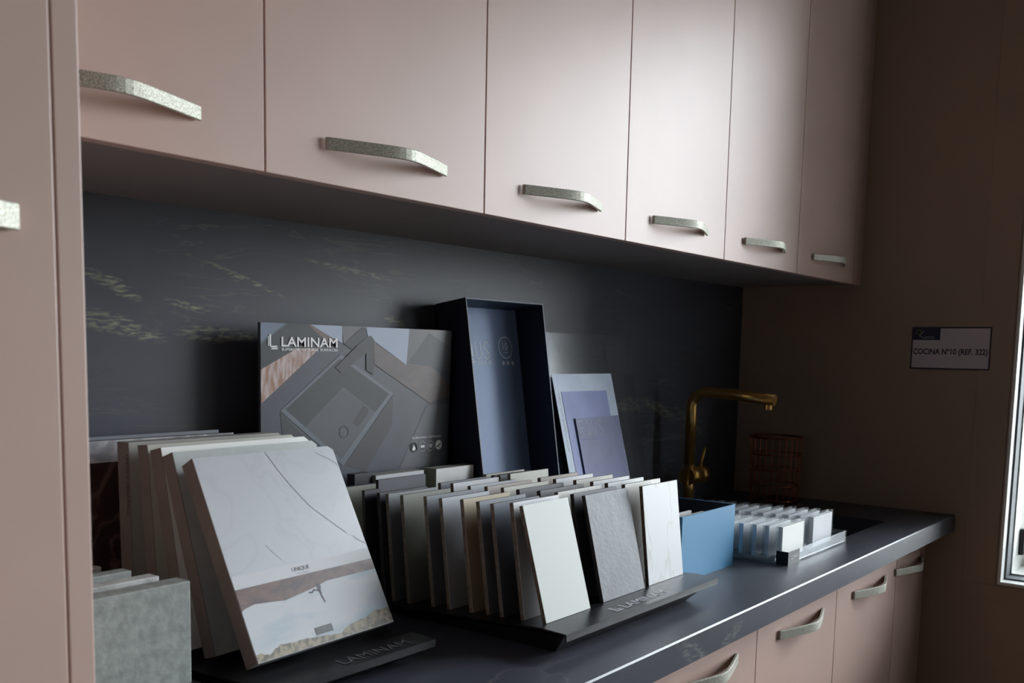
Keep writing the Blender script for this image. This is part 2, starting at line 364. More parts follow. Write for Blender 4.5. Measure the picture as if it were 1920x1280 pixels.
MB().box(-.5322, -.6195, 0, -.514, -.001, 2.3).build('side_panel', PINK, tc_, bevel=.001)
d = MB().box(-1.13, -.620, .10, -.5335, -.6015, 2.3).build('door', PINK, tc_, bevel=.001)
add_handle(d, -.6655, -.620, 1.3655, .213, .0165)
MB().box(-1.13, -.56, 0, -.5335, -.54, .0995).build('plinth', BLACK, tc_)

# ------------------------------------------------------------------ sample racks
GREYT = mat('pale_grey_lettering', (200, 200, 204), .5)
DIMT = mat('dim_grey_lettering', (92, 92, 96), .5)
def rack(name, xa, xb, ytile, ztile, yback, label, tm):
    """black sheet-metal rack: sloping slotted tray with a front lip on a tapering base"""
    r = tag(empty(name, ((xa+xb)/2, ytile+.2, ZC)), label, 'rack')
    sl = .072; L = yback-(ytile-.004)
    zb_ = ztile-sl*L
    th = .0025
    yl = ytile-.047; zl = ztile-.0015
    mb = MB()
    prof = [(yl, zl-.010), (yl, zl), (ytile-.004, ztile-.0005), (yback, zb_), (yback, zb_-th), (ytile-.004, ztile-th-.0005), (yl+th, zl-th), (yl+th, zl-.010)]
    n = len(prof)
    A = [(xa, y, z) for y, z in prof]; B = [(xb, y, z) for y, z in prof]
    i = len(mb.v); mb.v += [Vector(p) for p in A+B]
    for k in range(n):
        j = (k+1) % n; mb.f.append((i+k, i+j, i+n+j, i+n+k)); mb.m.append(0)
    for quad in ((0, 1, 6, 7), (1, 2, 5, 6), (2, 3, 4, 5)):
        mb.f.append(tuple(i+q for q in quad)); mb.m.append(0); mb.f.append(tuple(i+n+q for q in reversed(quad))); mb.m.append(0)
    tray = mb.build('tray', BLACK, r)
    mb = MB(); fr = ytile-.016; w_ = xb-xa
    a = [(xa+.004, yl+.006, zl-.0105+.006), (xb-.004, yl+.006, zl-.0105+.006), (xb-.004, yback-.01, zb_-th-.0005), (xa+.004, yback-.01, zb_-th-.0005)]
    b = [(xa+.02, fr, ZC+.0003), (xb-.05, fr, ZC+.0003), (xb-.05, yback-.02, ZC+.0003), (xa+.02, yback-.02, ZC+.0003)]
    mb.hexa(b, a).build('base', BLACK, r)
    return r
R1 = rack('tile_rack', .1700, .6100, -.504, .9221, -.150, 'black metal rack holding three columns of upright sample tiles', BLACK)
lp = Plane((.170, -.551, .9206), (1, 0, 0), (0, .043, .0011))
text_mesh('lettering', 'LAMINAM', GREYT, R1, lp.p(.170, .011, .0004), (1, 0, 0), lp.ey, .125, .0165, label='pale lettering on the rack lip')
mb = MB(); lp.ribbon(mb, [(.145, .028), (.145, .012), (.160, .012)], .0028, .0006); lp.ribbon(mb, [(.150, .028), (.150, .017), (.162, .017)], .0018, .0006); mb.build('emblem', GREYT, R1)
R2 = rack('book_rack', -.215, .055, -.3775, .9165, -.010, 'black metal rack under the fanned stack of stone sample books', BLACK)
lp = Plane((-.215, -.4245, .915), (1, 0, 0), (0, .043, .0011))
text_mesh('lettering', 'LAMINAM', DIMT, R2, lp.p(.12, .009, .0004), (1, 0, 0), lp.ey, .115, .017)
R3 = rack('slab_rack', -.505, -.278, -.394, .9375, -.19, 'black metal rack under the grey stone slabs beside the tall cabinet', BLACK)

# ------------------------------------------------------------------ sample tiles
TILE_EDGE = mat('brown_tile_edge', (128, 116, 100), .7, noise=(140, (96, 85, 74), .35, .65, (1, 1, 1)))
DARK_EDGE = mat('dark_tile_edge', (52, 48, 46), .7)
MARK = mat('tile_edge_print', (40, 36, 34), .7)
TM = {
 'off-white': mat('tile_offwhite', (182, 185, 180), .5), 'white': mat('tile_white', (206, 207, 210), .45),
 'dark blue-grey': mat('tile_bluegrey', (104, 110, 122), .5), 'slate grey': mat('tile_slate', (126, 130, 138), .5),
 'beige': mat('tile_beige', (190, 176, 150), .55), 'pale grey': mat('tile_palegrey', (182, 186, 192), .5),
 'mid grey': mat('tile_midgrey', (140, 143, 147), .5), 'olive-grey': mat('tile_olive', (140, 141, 130), .55),
 'charcoal': mat('tile_charcoal', (72, 72, 80), .5), 'near-black': mat('tile_black', (44, 42, 50), .45),
 'greige': mat('tile_greige', (176, 166, 158), .55), 'cream': mat('tile_cream', (196, 195, 184), .5),
 'textured grey': mat('tile_textured', (86, 89, 95), .52, noise=(60, (74, 77, 83), .35, .65, (1, 1, .5)), bump=(160, .35)),
}
def marble(name, base, vein, sc=6, rough=.4, w=.02, amt=.8, st=(1, 1, 1), rot=.6):
    m = bpy.data.materials.new(name); m.use_nodes = True; n = m.node_tree; b = n.nodes['Principled BSDF']; L = n.links
    b.inputs['Roughness'].default_value = rough
    tc = n.nodes.new('ShaderNodeTexCoord'); mp = n.nodes.new('ShaderNodeMapping'); mp.inputs['Rotation'].default_value = (0, rot, 0); mp.inputs['Scale'].default_value = st
    nz = n.nodes.new('ShaderNodeTexNoise'); nz.inputs['Scale'].default_value = sc; nz.inputs['Detail'].default_value = 5; nz.inputs['Distortion'].default_value = .7
    cr = n.nodes.new('ShaderNodeValToRGB'); e = cr.color_ramp.elements
    e[0].position = .5-w; e[0].color = rgb(*base); e[1].position = .5+w; e[1].color = rgb(*base)
    q = e.new(.5); q.color = tuple(rgb(*base)[i]*(1-amt)+rgb(*vein)[i]*amt for i in range(3))+(1,)
    L.new(tc.outputs['Object'], mp.inputs[0]); L.new(mp.outputs[0], nz.inputs['Vector']); L.new(nz.outputs['Fac'], cr.inputs[0]); L.new(cr.outputs[0], b.inputs['Base Color'])
    MATS[name] = m; return m
TM['veined white marble'] = marble('tile_marble', (204, 206, 209), (168, 162, 146), 6, w=.022, amt=.45, st=(2.2, 1, .8), rot=.5)
TM['lightly veined'] = marble('tile_light_vein', (206, 204, 198), (140, 136, 130), 14, w=.02, amt=.6)
ORD = ['front', 'second', 'third', 'fourth', 'fifth', 'sixth', 'seventh', 'eighth', 'ninth', 'tenth', 'eleventh', 'twelfth', 'thirteenth']
def tile(xa, wd, ytop, ztop, lean, colr, label, th=.0065, H=.157, edge=None, yaw=0.0):
    th_l = math.radians(lean); v = Vector((0, math.sin(th_l), math.cos(th_l))); nrm = Vector((0, math.cos(th_l), -math.sin(th_l)))
    top = Vector((xa, ytop, ztop)); o = top-v*H
    root = empty('sample_tile', o)
    ex = Vector((wd, yaw*wd, 0))
    MB().slab(o+nrm*.0006, ex, nrm*(th-.0006), v*H).build('backing', edge or TILE_EDGE, root, bevel=.0006)
    MB().slab(o, ex, nrm*.0006, v*H).build('face', TM[colr], root)
    tag(root, label, 'tile', 'sample tiles in the black rack')
    return root
cols = {
 'left': (.192, .108, [(-.4577, 1.0785, 'off-white', 16), (-.4414, 1.0805, 'white', 8.5), (-.4067, 1.0752, 'dark blue-grey', 8), (-.3808, 1.0753, 'slate grey', 8), (-.3508, 1.0751, 'beige', 7.5),
                (-.3097, 1.0721, 'pale grey', 7), (-.2788, 1.0715, 'slate grey', 6.5), (-.2304, 1.0682, 'olive-grey', 6), (-.1990, 1.0667, 'mid grey', 5.5), (-.1800, 1.0660, 'charcoal', 5)]),
 'middle': (.3416, .120, [(-.4603, 1.0771, 'textured grey', 13.8), (-.4400, 1.0771, 'charcoal', 9), (-.4113, 1.0765, 'lightly veined', 8), (-.3778, 1.0752, 'near-black', 8), (-.3375, 1.0731, 'charcoal', 7.5),
                (-.3066, 1.0728, 'cream', 7), (-.2728, 1.0711, 'greige', 7), (-.2374, 1.0684, 'pale grey', 6.5), (-.1998, 1.0690, 'white', 6), (-.1720, 1.0668, 'slate grey', 5)]),
 'right': (.4805, .113, [(-.4767, 1.0789, 'veined white marble', 6.7), (-.4447, 1.0787, 'lightly veined', 6.5), (-.4125, 1.0776, 'veined white marble', 6.5), (-.3841, 1.0772, 'white', 6), (-.3504, 1.0763, 'cream', 6),
                (-.3092, 1.0741, 'white', 6), (-.2767, 1.0731, 'greige', 6), (-.2109, 1.0737, 'cream', 5.5), (-.1880, 1.0690, 'mid grey', 5), (-.1740, 1.0675, 'charcoal', 4.5), (-.1560, 1.0675, 'cream', 4)]),
}
for cn, (xa, wd, rows) in cols.items():
    for i, (yt, zt, c_, ln) in enumerate(rows):
        # height so that the foot rests on the sloping tray
        sl = .072; v = Vector((0, math.sin(math.radians(ln)), math.cos(math.radians(ln)))); H = .15
        for _ in range(8):
            yb = yt-v.y*H; zb_ = .9221-.0004-sl*(yb+.508); H = (zt-zb_-.0004)/v.z
        nm = 'front tile' if i == 0 else ORD[i]+' tile from the front'
        ed = DARK_EDGE if c_ in ('near-black', 'charcoal', 'textured grey') else TILE_EDGE
        tile(xa, wd, yt, zt, ln, c_, f'{c_} sample tile, {nm} in the rack\'s {cn} column', H=H, edge=ed, th=.0072 if i else .0065)
# printed codes on the tile edges are too small to read; two short samples and thick packs stand behind the rack
def upright(name, x0_, x1_, y0_, y1_, z1_, mats, label, cat, grp=None):
    r = tag(empty(name, ((x0_+x1_)/2, (y0_+y1_)/2, ZC)), label, cat, grp)
    MB().box(x0_, y0_+.001, ZC+.0003, x1_, y1_, z1_).build('block', mats[0], r, bevel=.0006)
    MB().box(x0_+.0003, y0_, ZC+.0006, x1_-.0003, y0_+.0009, z1_-.0004).build('face', mats[1], r)
    return r
for (xq, wq, yq, zq, cq, lq) in ((.2085, .1080, -.160, 1.0830, 'charcoal', 'tall charcoal sample tile just in front of the white-faced pack, left column'),
                                 (.1740, .0335, -.165, 1.0700, 'near-black', 'narrow near-black sample tile at the back left corner of the tile rack')):
    ln = 3; v = math.cos(math.radians(ln)); tile(xq, wq, yq, zq, ln, cq, lq, H=(zq-(.9221-.0004-.072*(yq-.008+.508)))/v-.0006, edge=DARK_EDGE)
upright('sample_pack', .2517, .3665, -.110, -.080, 1.0812, (TM['olive-grey'], TM['white']), 'thick grey sample pack with a bright white face behind the left column of tiles', 'sample pack')
upright('sample_pack', .3979, .500, -.110, -.080, 1.0800, (TM['olive-grey'], WHITEP), 'thick grey sample pack with a cream face behind the middle column of tiles', 'sample pack')
upright('sample_pack', .1100, .2440, -.122, -.112, 1.0705, (TM['charcoal'], TM['cream']), 'thin cream-faced sample board standing between the book stack and the tile rack', 'sample pack')
upright('sample_pack', .2100, .2480, -.104, -.086, 1.0860, (TM['near-black'], TM['near-black']), 'small near-black sample block behind the left end of the tile rack', 'sample pack')

# ------------------------------------------------------------------ stone sample books
PM = {'marble': marble('cover_marble', (184, 186, 192), (166, 167, 174), 9, .35, .03, .28), 'grey': mat('cover_grey', (168, 172, 170), .5, noise=(60, (156, 160, 158), .3, .7, (1, 1, 1))),
      'white': mat('cover_white', (222, 222, 218), .5), 'beige': mat('cover_beige', (176, 174, 164), .5), 'taupe': mat('cover_taupe', (160, 158, 152), .5), 'sage': mat('cover_sage', (182, 186, 178), .5)}
def book(xl, wd, ytf, ztf, lean, th, cover, label, zbot=None, skew=.0446, H=None, chamf=.006):
    a = math.radians(lean); v = Vector((0, math.sin(a), math.cos(a))); n = Vector((0, math.cos(a), -math.sin(a)))
    ex = Vector((1, skew, 0)).normalized()
    top = Vector((xl, ytf, ztf))
    if H is None:
        H = .2
        for _ in range(8):
            yb = ytf-v.y*H; zz = .9285-.072*(yb+.3815)+.0003; H = (ztf-zz)/v.z
    o = top-v*H
    r = tag(empty('stone_sample_book', o), label, 'sample book', 'stone sample books')
    def outl(off, u0, u1): return [o+ex*u0+n*off, o+ex*u1+n*off, o+ex*u1+v*(H-chamf)+n*off, o+ex*(u1-chamf*1.3)+v*H+n*off, o+ex*u0+v*H+n*off]
    MB().hexa(outl(.0012, .0012, wd), outl(th, .0012, wd)).build('block', PM[cover], r)
    MB().hexa(outl(0, .0005, wd), outl(.0010, .0005, wd)).build('cover', PM[cover], r)
    MB().slab(o-ex*.0, ex*.001, n*th, v*H).build('spine', SPINE, r)
    return r, Plane(o, ex, v), H
bE, plE, HE = book(-.1914, .227, -.2559, 1.1547, 28.57, .0235, 'marble', 'front stone sample book with white marble cover and a climber photo', H=.2545)
book(-.1914, .234, -.2151, 1.1589, 19.2, .0225, 'grey', 'grey stone sample book leaning directly behind the climber cover')
book(-.1914, .241, -.1906, 1.1625, 12.7, .0235, 'white', 'bright white-edged stone sample book, third from the front of the stack')
book(-.1914, .238, -.1607, 1.1636, 5.3, .0215, 'beige', 'beige-grey stone sample book, fourth from the front of the stack', skew=.02)
bA, plA, HA = book(-.1914, .245, -.1178, 1.1633, 1.2, .0265, 'taupe', 'upright taupe stone sample book with small print on its side, last of the stack', skew=0)
# --- artwork on the front cover
ART = dict(
 rock=mat('print_rock', (104, 74, 62), .45, noise=(55, (68, 42, 46), .35, .65, (1, 1, 2))), sky=mat('print_sky', (182, 185, 190), .45, noise=(9, (136, 160, 176), .46, .70, (1, 1, 4))),
 ground=mat('print_scrub', (144, 130, 102), .45, noise=(150, (78, 70, 50), .42, .6, (1, 1, 1))), band=mat('print_band', (192, 192, 196), .45), ink=mat('print_ink', (62, 62, 70), .5),
 label=mat('print_label', (48, 51, 56), .45), vein=mat('print_vein', (136, 136, 146), .45), fig=mat('print_figure', (52, 42, 56), .45), lab_t=mat('print_label_text', (150, 152, 156), .5),
 maroon=mat('print_maroon', (84, 52, 62), .5), taupet=mat('side_print', (34, 28, 26), .6))
mb = MB(); PE = plE
def o1(k): return .0003+.00012*k
def EX(pts): return [(u, v) for u, v in pts]
PE.poly(mb, [(.001, .0005), (.2268, .0005), (.2268, .0893), (.001, .0885)], o1(0))
mb.build('printed_sky', ART['sky'], bE)
mb = MB(); PE.poly(mb, [(.001, .0882), (.2268, .0893), (.2268, .1045), (.001, .1042)], o1(0)); mb.build('title_band', ART['band'], bE)
mb = MB(); PE.poly(mb, [(.001, .088), (.2268, .0893), (.2268, .075), (.1988, .0745), (.1392, .0742), (.1150, .0695), (.0941, .0665), (.066, .0629), (.040, .0655), (.0207, .0672), (.0076, .0648), (.001, .0620)], o1(1)); mb.build('printed_rock', ART['rock'], bE)
g = [(.001, .0103), (.0095, .0101), (.0195, .0061), (.0384, .0131), (.0668, .0119), (.1119, .0082), (.1316, .0060), (.1499, .012), (.1818, .016), (.2038, .0212), (.2265, .0214)]
pts = []
rnd = random.Random(3)
for (a, b), (c_, d_) in zip(g[:-1], g[1:]):
    for q in range(4): pts.append((a+(c_-a)*q/4, b+(d_-b)*q/4+rnd.uniform(-.0009, .0012)))
pts += [g[-1], (.2268, .0005), (.001, .0005)]
mb = MB(); PE.poly(mb, pts[::-1], o1(1)); mb.build('printed_scrub', ART['ground'], bE)
for ln, wd in (([(.1098, .2538), (.116, .2402), (.1200, .230), (.1259, .219), (.1340, .204), (.1461, .1847), (.1540, .173), (.1625, .1651), (.1800, .148), (.1988, .1305)], .0010), ([(.2076, .1247), (.2165, .117), (.225, .1121)], .0009), ([(.1938, .2471), (.2010, .242), (.2136, .2363), (.2268, .225)], .0006),
               ([(.0638, .1344), (.0700, .125), (.0807, .1126)], .0004)):
    mb = MB(); PE.ribbon(mb, ln, wd, o1(0)); mb.build('marble_vein', ART['vein'], bE)
mb = MB(); f = [(.1209, .0727), (.1240, .0722), (.1266, .0700), (.1240, .0640), (.1243, .0600), (.1232, .0600), (.1205, .0650), (.1195, .0690)]
PE.poly(mb, f, o1(2)); PE.ribbon(mb, [(.1218, .0640), (.1232, .0560), (.1250, .0493)], .0022, o1(2)); PE.ribbon(mb, [(.1210, .0645), (.1140, .0668), (.1095, .0640), (.1050, .0650)], .0020, o1(2))
PE.ribbon(mb, [(.1213, .0710), (.1195, .0765)], .0013, o1(2)); PE.ribbon(mb, [(.1235, .0715), (.1255, .0760)], .0013, o1(2)); PE.disc(mb, .1240, .0722, .0018, o1(3)); mb.build('printed_climber', ART['fig'], bE)
mb = MB(); PE.poly(mb, [(.0953, .0118), (.1231, .0120), (.1231, .0214), (.0949, .0211)], o1(3)); mb.build('printed_label', ART['label'], bE)
text_mesh('label_lettering', 'COMPAC', ART['lab_t'], bE, PE.p(.0990, .0148), PE.ex, PE.ey, .0200, .0038, o1(5))
text_mesh('title_lettering', 'UNIQUE', ART['ink'], bE, PE.p(.0905, .0936), PE.ex, PE.ey, .0280, .0062, o1(2))
text_mesh('subtitle_lettering', 'The originals', ART['vein'], bE, PE.p(.0965, .0902), PE.ex, PE.ey, .0200, .0022, o1(2))
# print on the side of the last book
sp = Plane((-.1919, -.1040, 1.150), (0, 0, -1), (0, 1, 0)); sp.n = Vector((-1, 0, 0))
text_mesh('side_lettering', 'UNIQUE VENATINO', ART['taupet'], bA, (-.1919, -.1105, 1.148), (0, 0, -1), (0, -1, 0), .078, .0075, 0.0)

# --- boards behind the book stack
DM = marble('board_dark_marble', (58, 42, 40), (120, 100, 92), 9, .3, .025, .7)
LM = marble('board_cloud_marble', (150, 151, 158), (214, 214, 214), 18, .35, .09, .8)
r = tag(empty('marble_sample_board', (-.14, -.058, ZC)), 'dark marble sample board with a pale cloudy top band behind the book stack', 'board')
MB().box(-.30, -.059, .9050, .0105, -.050, 1.1618).build('board', DM, r)
MB().box(-.2998, -.0600, 1.1330, .0103, -.0591, 1.1616).build('top_band', LM, r)  # paler cloudy band along the top of the board
tag(MB().box(-.305, -.044, .9050, -.004, -.0395, 1.1655).build('thin_grey_board', TM['slate grey'], origin=(-.15, -.04, ZC)), 'thin blue-grey board standing rearmost behind the stone sample books', 'board')

# ------------------------------------------------------------------ grey stone slabs by the tall cabinet
SG = mat('slab_speckled_grey', (150, 156, 152), .6, noise=(90, (126, 132, 128), .35, .65, (1, 1, 1)), bump=(200, .3))
SG2 = mat('slab_pale_grey', (188, 190, 188), .6, noise=(60, (150, 152, 150), .4, .65, (1, 1, 1)))
for i, (yt, zt, xr, th, m_, lb) in enumerate([(-.392, 1.0466, -.286, .024, SG, 'speckled grey stone slab, front of the stack beside the tall cabinet'),
     (-.3348, 1.0424, -.286, .018, SG2, 'pale grey stone slab, second from the front beside the tall cabinet'),
     (-.2803, 1.0396, -.286, .018, SG, 'mid grey stone slab, third from the front beside the tall cabinet'),
     (-.2172, 1.0339, -.286, .012, SG2, 'pale grey stone slab, rearmost and mostly hidden beside the tall cabinet')]):
    zb_ = .9375-.072*(yt+.398)+.0006
    tag(MB().box(-.498, yt, zb_, xr, yt+th, zt).build('stone_slab', m_, origin=(-.39, yt, zb_), bevel=.0015), lb, 'stone slab', 'grey stone slabs')

# ------------------------------------------------------------------ sink photo board
BR = tag(empty('display_board', (.275, -.06, ZC)), 'large display board printed with a dark stone sink photo and white wordmark', 'display board')
SLT = mat('board_slate', (70, 74, 86), .4, noise=(14, (61, 64, 75), .3, .7, (1, 1, 1)))
MB().hexa([(.0600, -.0595, ZC+.0003), (.478, -.0595, ZC+.0003), (.4911, -.0595, 1.3234), (.0600, -.0595, 1.3240)], [(.0600, -.054, ZC+.0003), (.478, -.054, ZC+.0003), (.4911, -.054, 1.3234), (.0600, -.054, 1.3240)]).build('panel', SLT, BR)
bpnl = Plane((0, -.0597, 0), (1, 0, 0), (0, 0, 1)); bpnl.n = Vector((0, -1, 0))
bc = dict(dk=mat('bp_dark', (48, 50, 54), .45), dk2=mat('bp_dark2', (67, 68, 75), .45), fl=mat('bp_floor', (76, 79, 86), .45), rim=mat('bp_rim', (96, 102, 113), .4), blue=mat('bp_blue', (108, 121, 147), .4), blw=mat('bp_palebl', (164, 176, 200), .4),
          teal=mat('bp_teal', (73, 96, 107), .4), brn=mat('bp_brown', (110, 84, 73), .4), wood=mat('bp_wood', (196, 178, 176), .35, noise=(60, (156, 112, 88), .40, .62, (2.5, 1, .6))), wood2=mat('bp_wood2', (97, 78, 76), .4, noise=(26, (80, 68, 68), .35, .65, (1, 1, 2))),
          lil=mat('bp_lilac', (97, 94, 99), .4), g2=mat('bp_grey2', (86, 84, 88), .4), lt=mat('bp_light', (83, 86, 94), .4), wh=mat('bp_white', (250, 250, 252), .45), shd=mat('bp_shadow', (54, 52, 56), .45))
def art(nm, m_, pts, lv):
    mb = MB(); bpnl.poly(mb, pts, .00015*(lv+1)); mb.build(nm, m_, BR)
art('printed_light_slab', bc['lt'], [(.4252, 1.1882), (.4851, 1.1913), (.478, .99), (.30, .99)], 0)
art('printed_wood_floor', bc['wood'], [(.0603, 1.2536), (.13, 1.2864), (.1758, 1.2871), (.0603, 1.2020)], 0)
art('printed_dark_wall', bc['dk'], [(.1115, 1.3235), (.1514, 1.3235), (.1981, 1.3033), (.1703, 1.287), (.1600, 1.2871), (.13, 1.2864), (.0603, 1.2536), (.0603, 1.2915)], 1)
art('printed_glass', bc['blue'], [(.0603, 1.3238), (.1069, 1.3238), (.0603, 1.2943)], 1)
art('printed_glass_edge', bc['teal'], [(.1069, 1.3238), (.1115, 1.3238), (.0603, 1.2909), (.0603, 1.2943)], 2)
art('printed_brown_wall', bc['brn'], [(.1514, 1.3236), (.1585, 1.3236), (.2151, 1.2975), (.1981, 1.2920), (.1850, 1.3000)], 2)
art('printed_pale_door', bc['blw'], [(.1568, 1.3235), (.2222, 1.3235), (.2231, 1.2954), (.1981, 1.3054)], 3)
art('printed_lilac_wall', bc['lil'], [(.2222, 1.3235), (.2754, 1.3234), (.2754, 1.29), (.226, 1.2944)], 1)
art('printed_blue_window', bc['blw'], [(.2754, 1.3234), (.3788, 1.3233), (.3722, 1.2609), (.2954, 1.2999), (.2800, 1.3060)], 2)
art('printed_grey_wall', bc['g2'], [(.3788, 1.3233), (.4908, 1.3233), (.4884, 1.2403), (.4382, 1.2574), (.3722, 1.2609)], 1)
art('printed_wall_shadow', bc['dk2'], [(.3745, 1.2632), (.4301, 1.3179), (.4895, 1.2915), (.4884, 1.2403), (.4382, 1.2574)], 2)
art('printed_wood_strip', bc['wood2'], [(.2939, 1.2988), (.3722, 1.2609), (.4382, 1.2574), (.4869, 1.2256), (.4855, 1.2035), (.4322, 1.1928), (.2942, 1.262)], 3)
art('printed_sink_rim', bc['rim'], [(.0963, 1.19), (.2194, 1.278), (.3399, 1.2116), (.2256, 1.0944)], 1)
art('printed_sink_left_wall', bc['dk'], [(.1069, 1.192), (.2186, 1.2709), (.2253, 1.225), (.1455, 1.1634)], 2)
art('printed_sink_right_wall', bc['dk'], [(.2186, 1.2709), (.3302, 1.2114), (.2978, 1.1809), (.2253, 1.225)], 2)
art('printed_sink_floor', bc['fl'], [(.2253, 1.225), (.2978, 1.1809), (.2218, 1.1069), (.1455, 1.1634)], 2)
art('printed_sink_shadow', bc['shd'], [(.2446, 1.1652), (.27, 1.1942), (.2823, 1.1871), (.2793, 1.1771), (.2581, 1.1579)], 3)
art('printed_tap_arm_shadow', bc['dk'], [(.226, 1.2944), (.2648, 1.3219), (.2754, 1.3217), (.2755, 1.3061), (.2442, 1.2859)], 4)
art('printed_tap_arm', bc['shd'], [(.2755, 1.3072), (.2861, 1.309), (.2939, 1.3021), (.2939, 1.2921), (.2209, 1.2467), (.2072, 1.2565)], 6)
art('printed_tap_column', bc['dk'], [(.2756, 1.2918), (.2939, 1.2932), (.2927, 1.2441), (.2758, 1.2519)], 5)
art('printed_sink_left_side', bc['dk'], [(.0963, 1.1879), (.1428, 1.1487), (.1399, 1.05), (.1134, 1.05)], 0)
art('printed_sink_side', bc['shd'], [(.3399, 1.2093), (.3379, 1.1563), (.2751, 1.0800), (.2285, 1.0964)], 0)
mb = MB(); bpnl.ring(mb, .2262, 1.151, .0095, .0012, .0008); mb.build('printed_drain', bc['g2'], BR)
text_mesh('wordmark', 'LAMINAM', bc['wh'], BR, (.0985, -.0597, 1.2885), (1, 0, 0), (0, 0, 1), .1135, .0150, .0012, bold=.018)
text_mesh('tagline', 'SUPERIOR NATURAL SURFACES', bc['wh'], BR, (.0985, -.0597, 1.2822), (1, 0, 0), (0, 0, 1), .1135, .0040, .0012, bold=.01)
text_mesh('certification_lettering', 'Certificaciones / Certificações', bc['wh'], BR, (.3874, -.0597, 1.1290), (1, 0, 0), (0, 0, 1), .076, .0050, .0012)
mb = MB()
bpnl.ribbon(mb, [(.0740, 1.3030), (.0740, 1.2895)], .0016, .0012); bpnl.ribbon(mb, [(.0775, 1.3058), (.0775, 1.2895)], .0030, .0012)
bpnl.poly(mb, [(.0770, 1.2870), (.0800, 1.2895), (.0915, 1.2895), (.0895, 1.2870)], .0012); bpnl.poly(mb, [(.0780, 1.2840), (.0810, 1.2862), (.0930, 1.2862), (.0900, 1.2840)], .0012)
mb.build('emblem', bc['wh'], BR)
mb = MB(); cz = 1.1150
bpnl.ring(mb, .3924, cz, .0075, .0028, .0012); bpnl.poly(mb, [(.3885, cz-.007), (.3885, cz-.002), (.3924, cz+.004), (.3963, cz-.002), (.3963, cz-.007)], .0012)
bpnl.ring(mb, .4148, cz, .0088, .0005, .0012); bpnl.poly(mb, [(.4095, cz-.002), (.4201, cz-.002), (.4201, cz+.0025), (.4095, cz+.0025)], .0012)
bpnl.ring(mb, .4362, cz, .0088, .0005, .0012); bpnl.disc(mb, .4575, cz+.0005, .0088, .0012); mb.build('certification_marks', bc['wh'], BR)
mb = MB(); bpnl.ribbon(mb, [(.4525, cz-.001), (.456, cz-.002), (.4625, cz+.003)], .0022, .0014); mb.build('certification_tick', bc['lt'], BR)
text_mesh('badge_lettering', 'NSF', bc['wh'], BR, (.4318, -.0597, cz-.003), (1, 0, 0), (0, 0, 1), .0090, .0064, .0012, bold=.02)

# ------------------------------------------------------------------ tall navy display box leaning on the backsplash
NAVY = mat('navy_box_outside', (22, 30, 52), .55); NAVYI = mat('slate_blue_lining', (132, 156, 198), .5); RIM = mat('box_cut_edge', (112, 118, 132), .5); NV2 = mat('navy_box_inner_wall', (36, 50, 74), .5)
BX = tag(empty('display_box', (.63, -.10, ZC)), 'tall open navy display box leaning against the backsplash right of the sink board', 'display box')
vv = Vector((0, -.1503, -.9886)); nn = Vector((0, .9886, -.1503)); P0 = Vector((.507, -.078, 1.3846)); LB = .4915; WB = .240; DB = .074
ex = Vector((1, 0, 0)); t_ = .0028
MB().slab(P0+nn*(DB-t_), ex*WB, nn*t_, vv*LB).build('outer_back', NAVY, BX)
MB().slab(P0+ex*t_+nn*(DB-t_-.0012)+vv*t_, ex*(WB-2*t_), nn*.001, vv*(LB-2*t_)).build('back_panel', NAVYI, BX)
for nm, o_, a_, b_ in (('side_wall', P0, ex*t_, vv*LB), ('side_wall', P0+ex*(WB-t_), ex*t_, vv*LB), ('top_wall', P0+ex*t_, ex*(WB-2*t_), vv*t_), ('bottom_wall', P0+ex*t_+vv*(LB-t_), ex*(WB-2*t_), vv*t_)):
    MB().slab(o_+nn*.0006, a_, nn*(DB-t_-.0008), b_).build(nm, NAVY if nm == 'side_wall' else NV2, BX)
mb = MB(); mb.slab(P0, ex*t_, nn*.0006, vv*LB).slab(P0+ex*(WB-t_), ex*t_, nn*.0006, vv*LB).slab(P0+ex*t_, ex*(WB-2*t_), nn*.0006, vv*t_); mb.build('rim', RIM, BX)
ip = Plane(P0+nn*(DB-t_-.0014), ex, -vv)
BLT = mat('box_lettering', (244, 248, 255), .5)
mb = MB(); glyphs(ip, mb, 'EQUS', .0450, -.1030, .0155, .0330, .0105, .0021, .0003); mb.build('lettering', BLT, BX)
text_mesh('small_lettering', 'EQUIPO EQUIS ES', BLT, BX, ip.p(.062, -.1150), ip.ex, ip.ey, .0800, .0080, .0003)
mb = MB(); ip.ring(mb, .1920, -.0800, .0215, .0022, .0003); mb.build('round_badge', BLT, BX)
text_mesh('badge_lettering', '10', BLT, BX, ip.p(.1835, -.0855), ip.ex, ip.ey, .0150, .0160, .0003)
text_mesh('badge_small_lettering', 'years', BLT, BX, ip.p(.1840, -.0930), ip.ex, ip.ey, .0160, .0045, .0003)
mb = MB()
for u in (.1810, .1960, .2110): ip.disc(mb, u, -.1115, .0046, .0003)
mb.build('small_badges', BLT, BX)

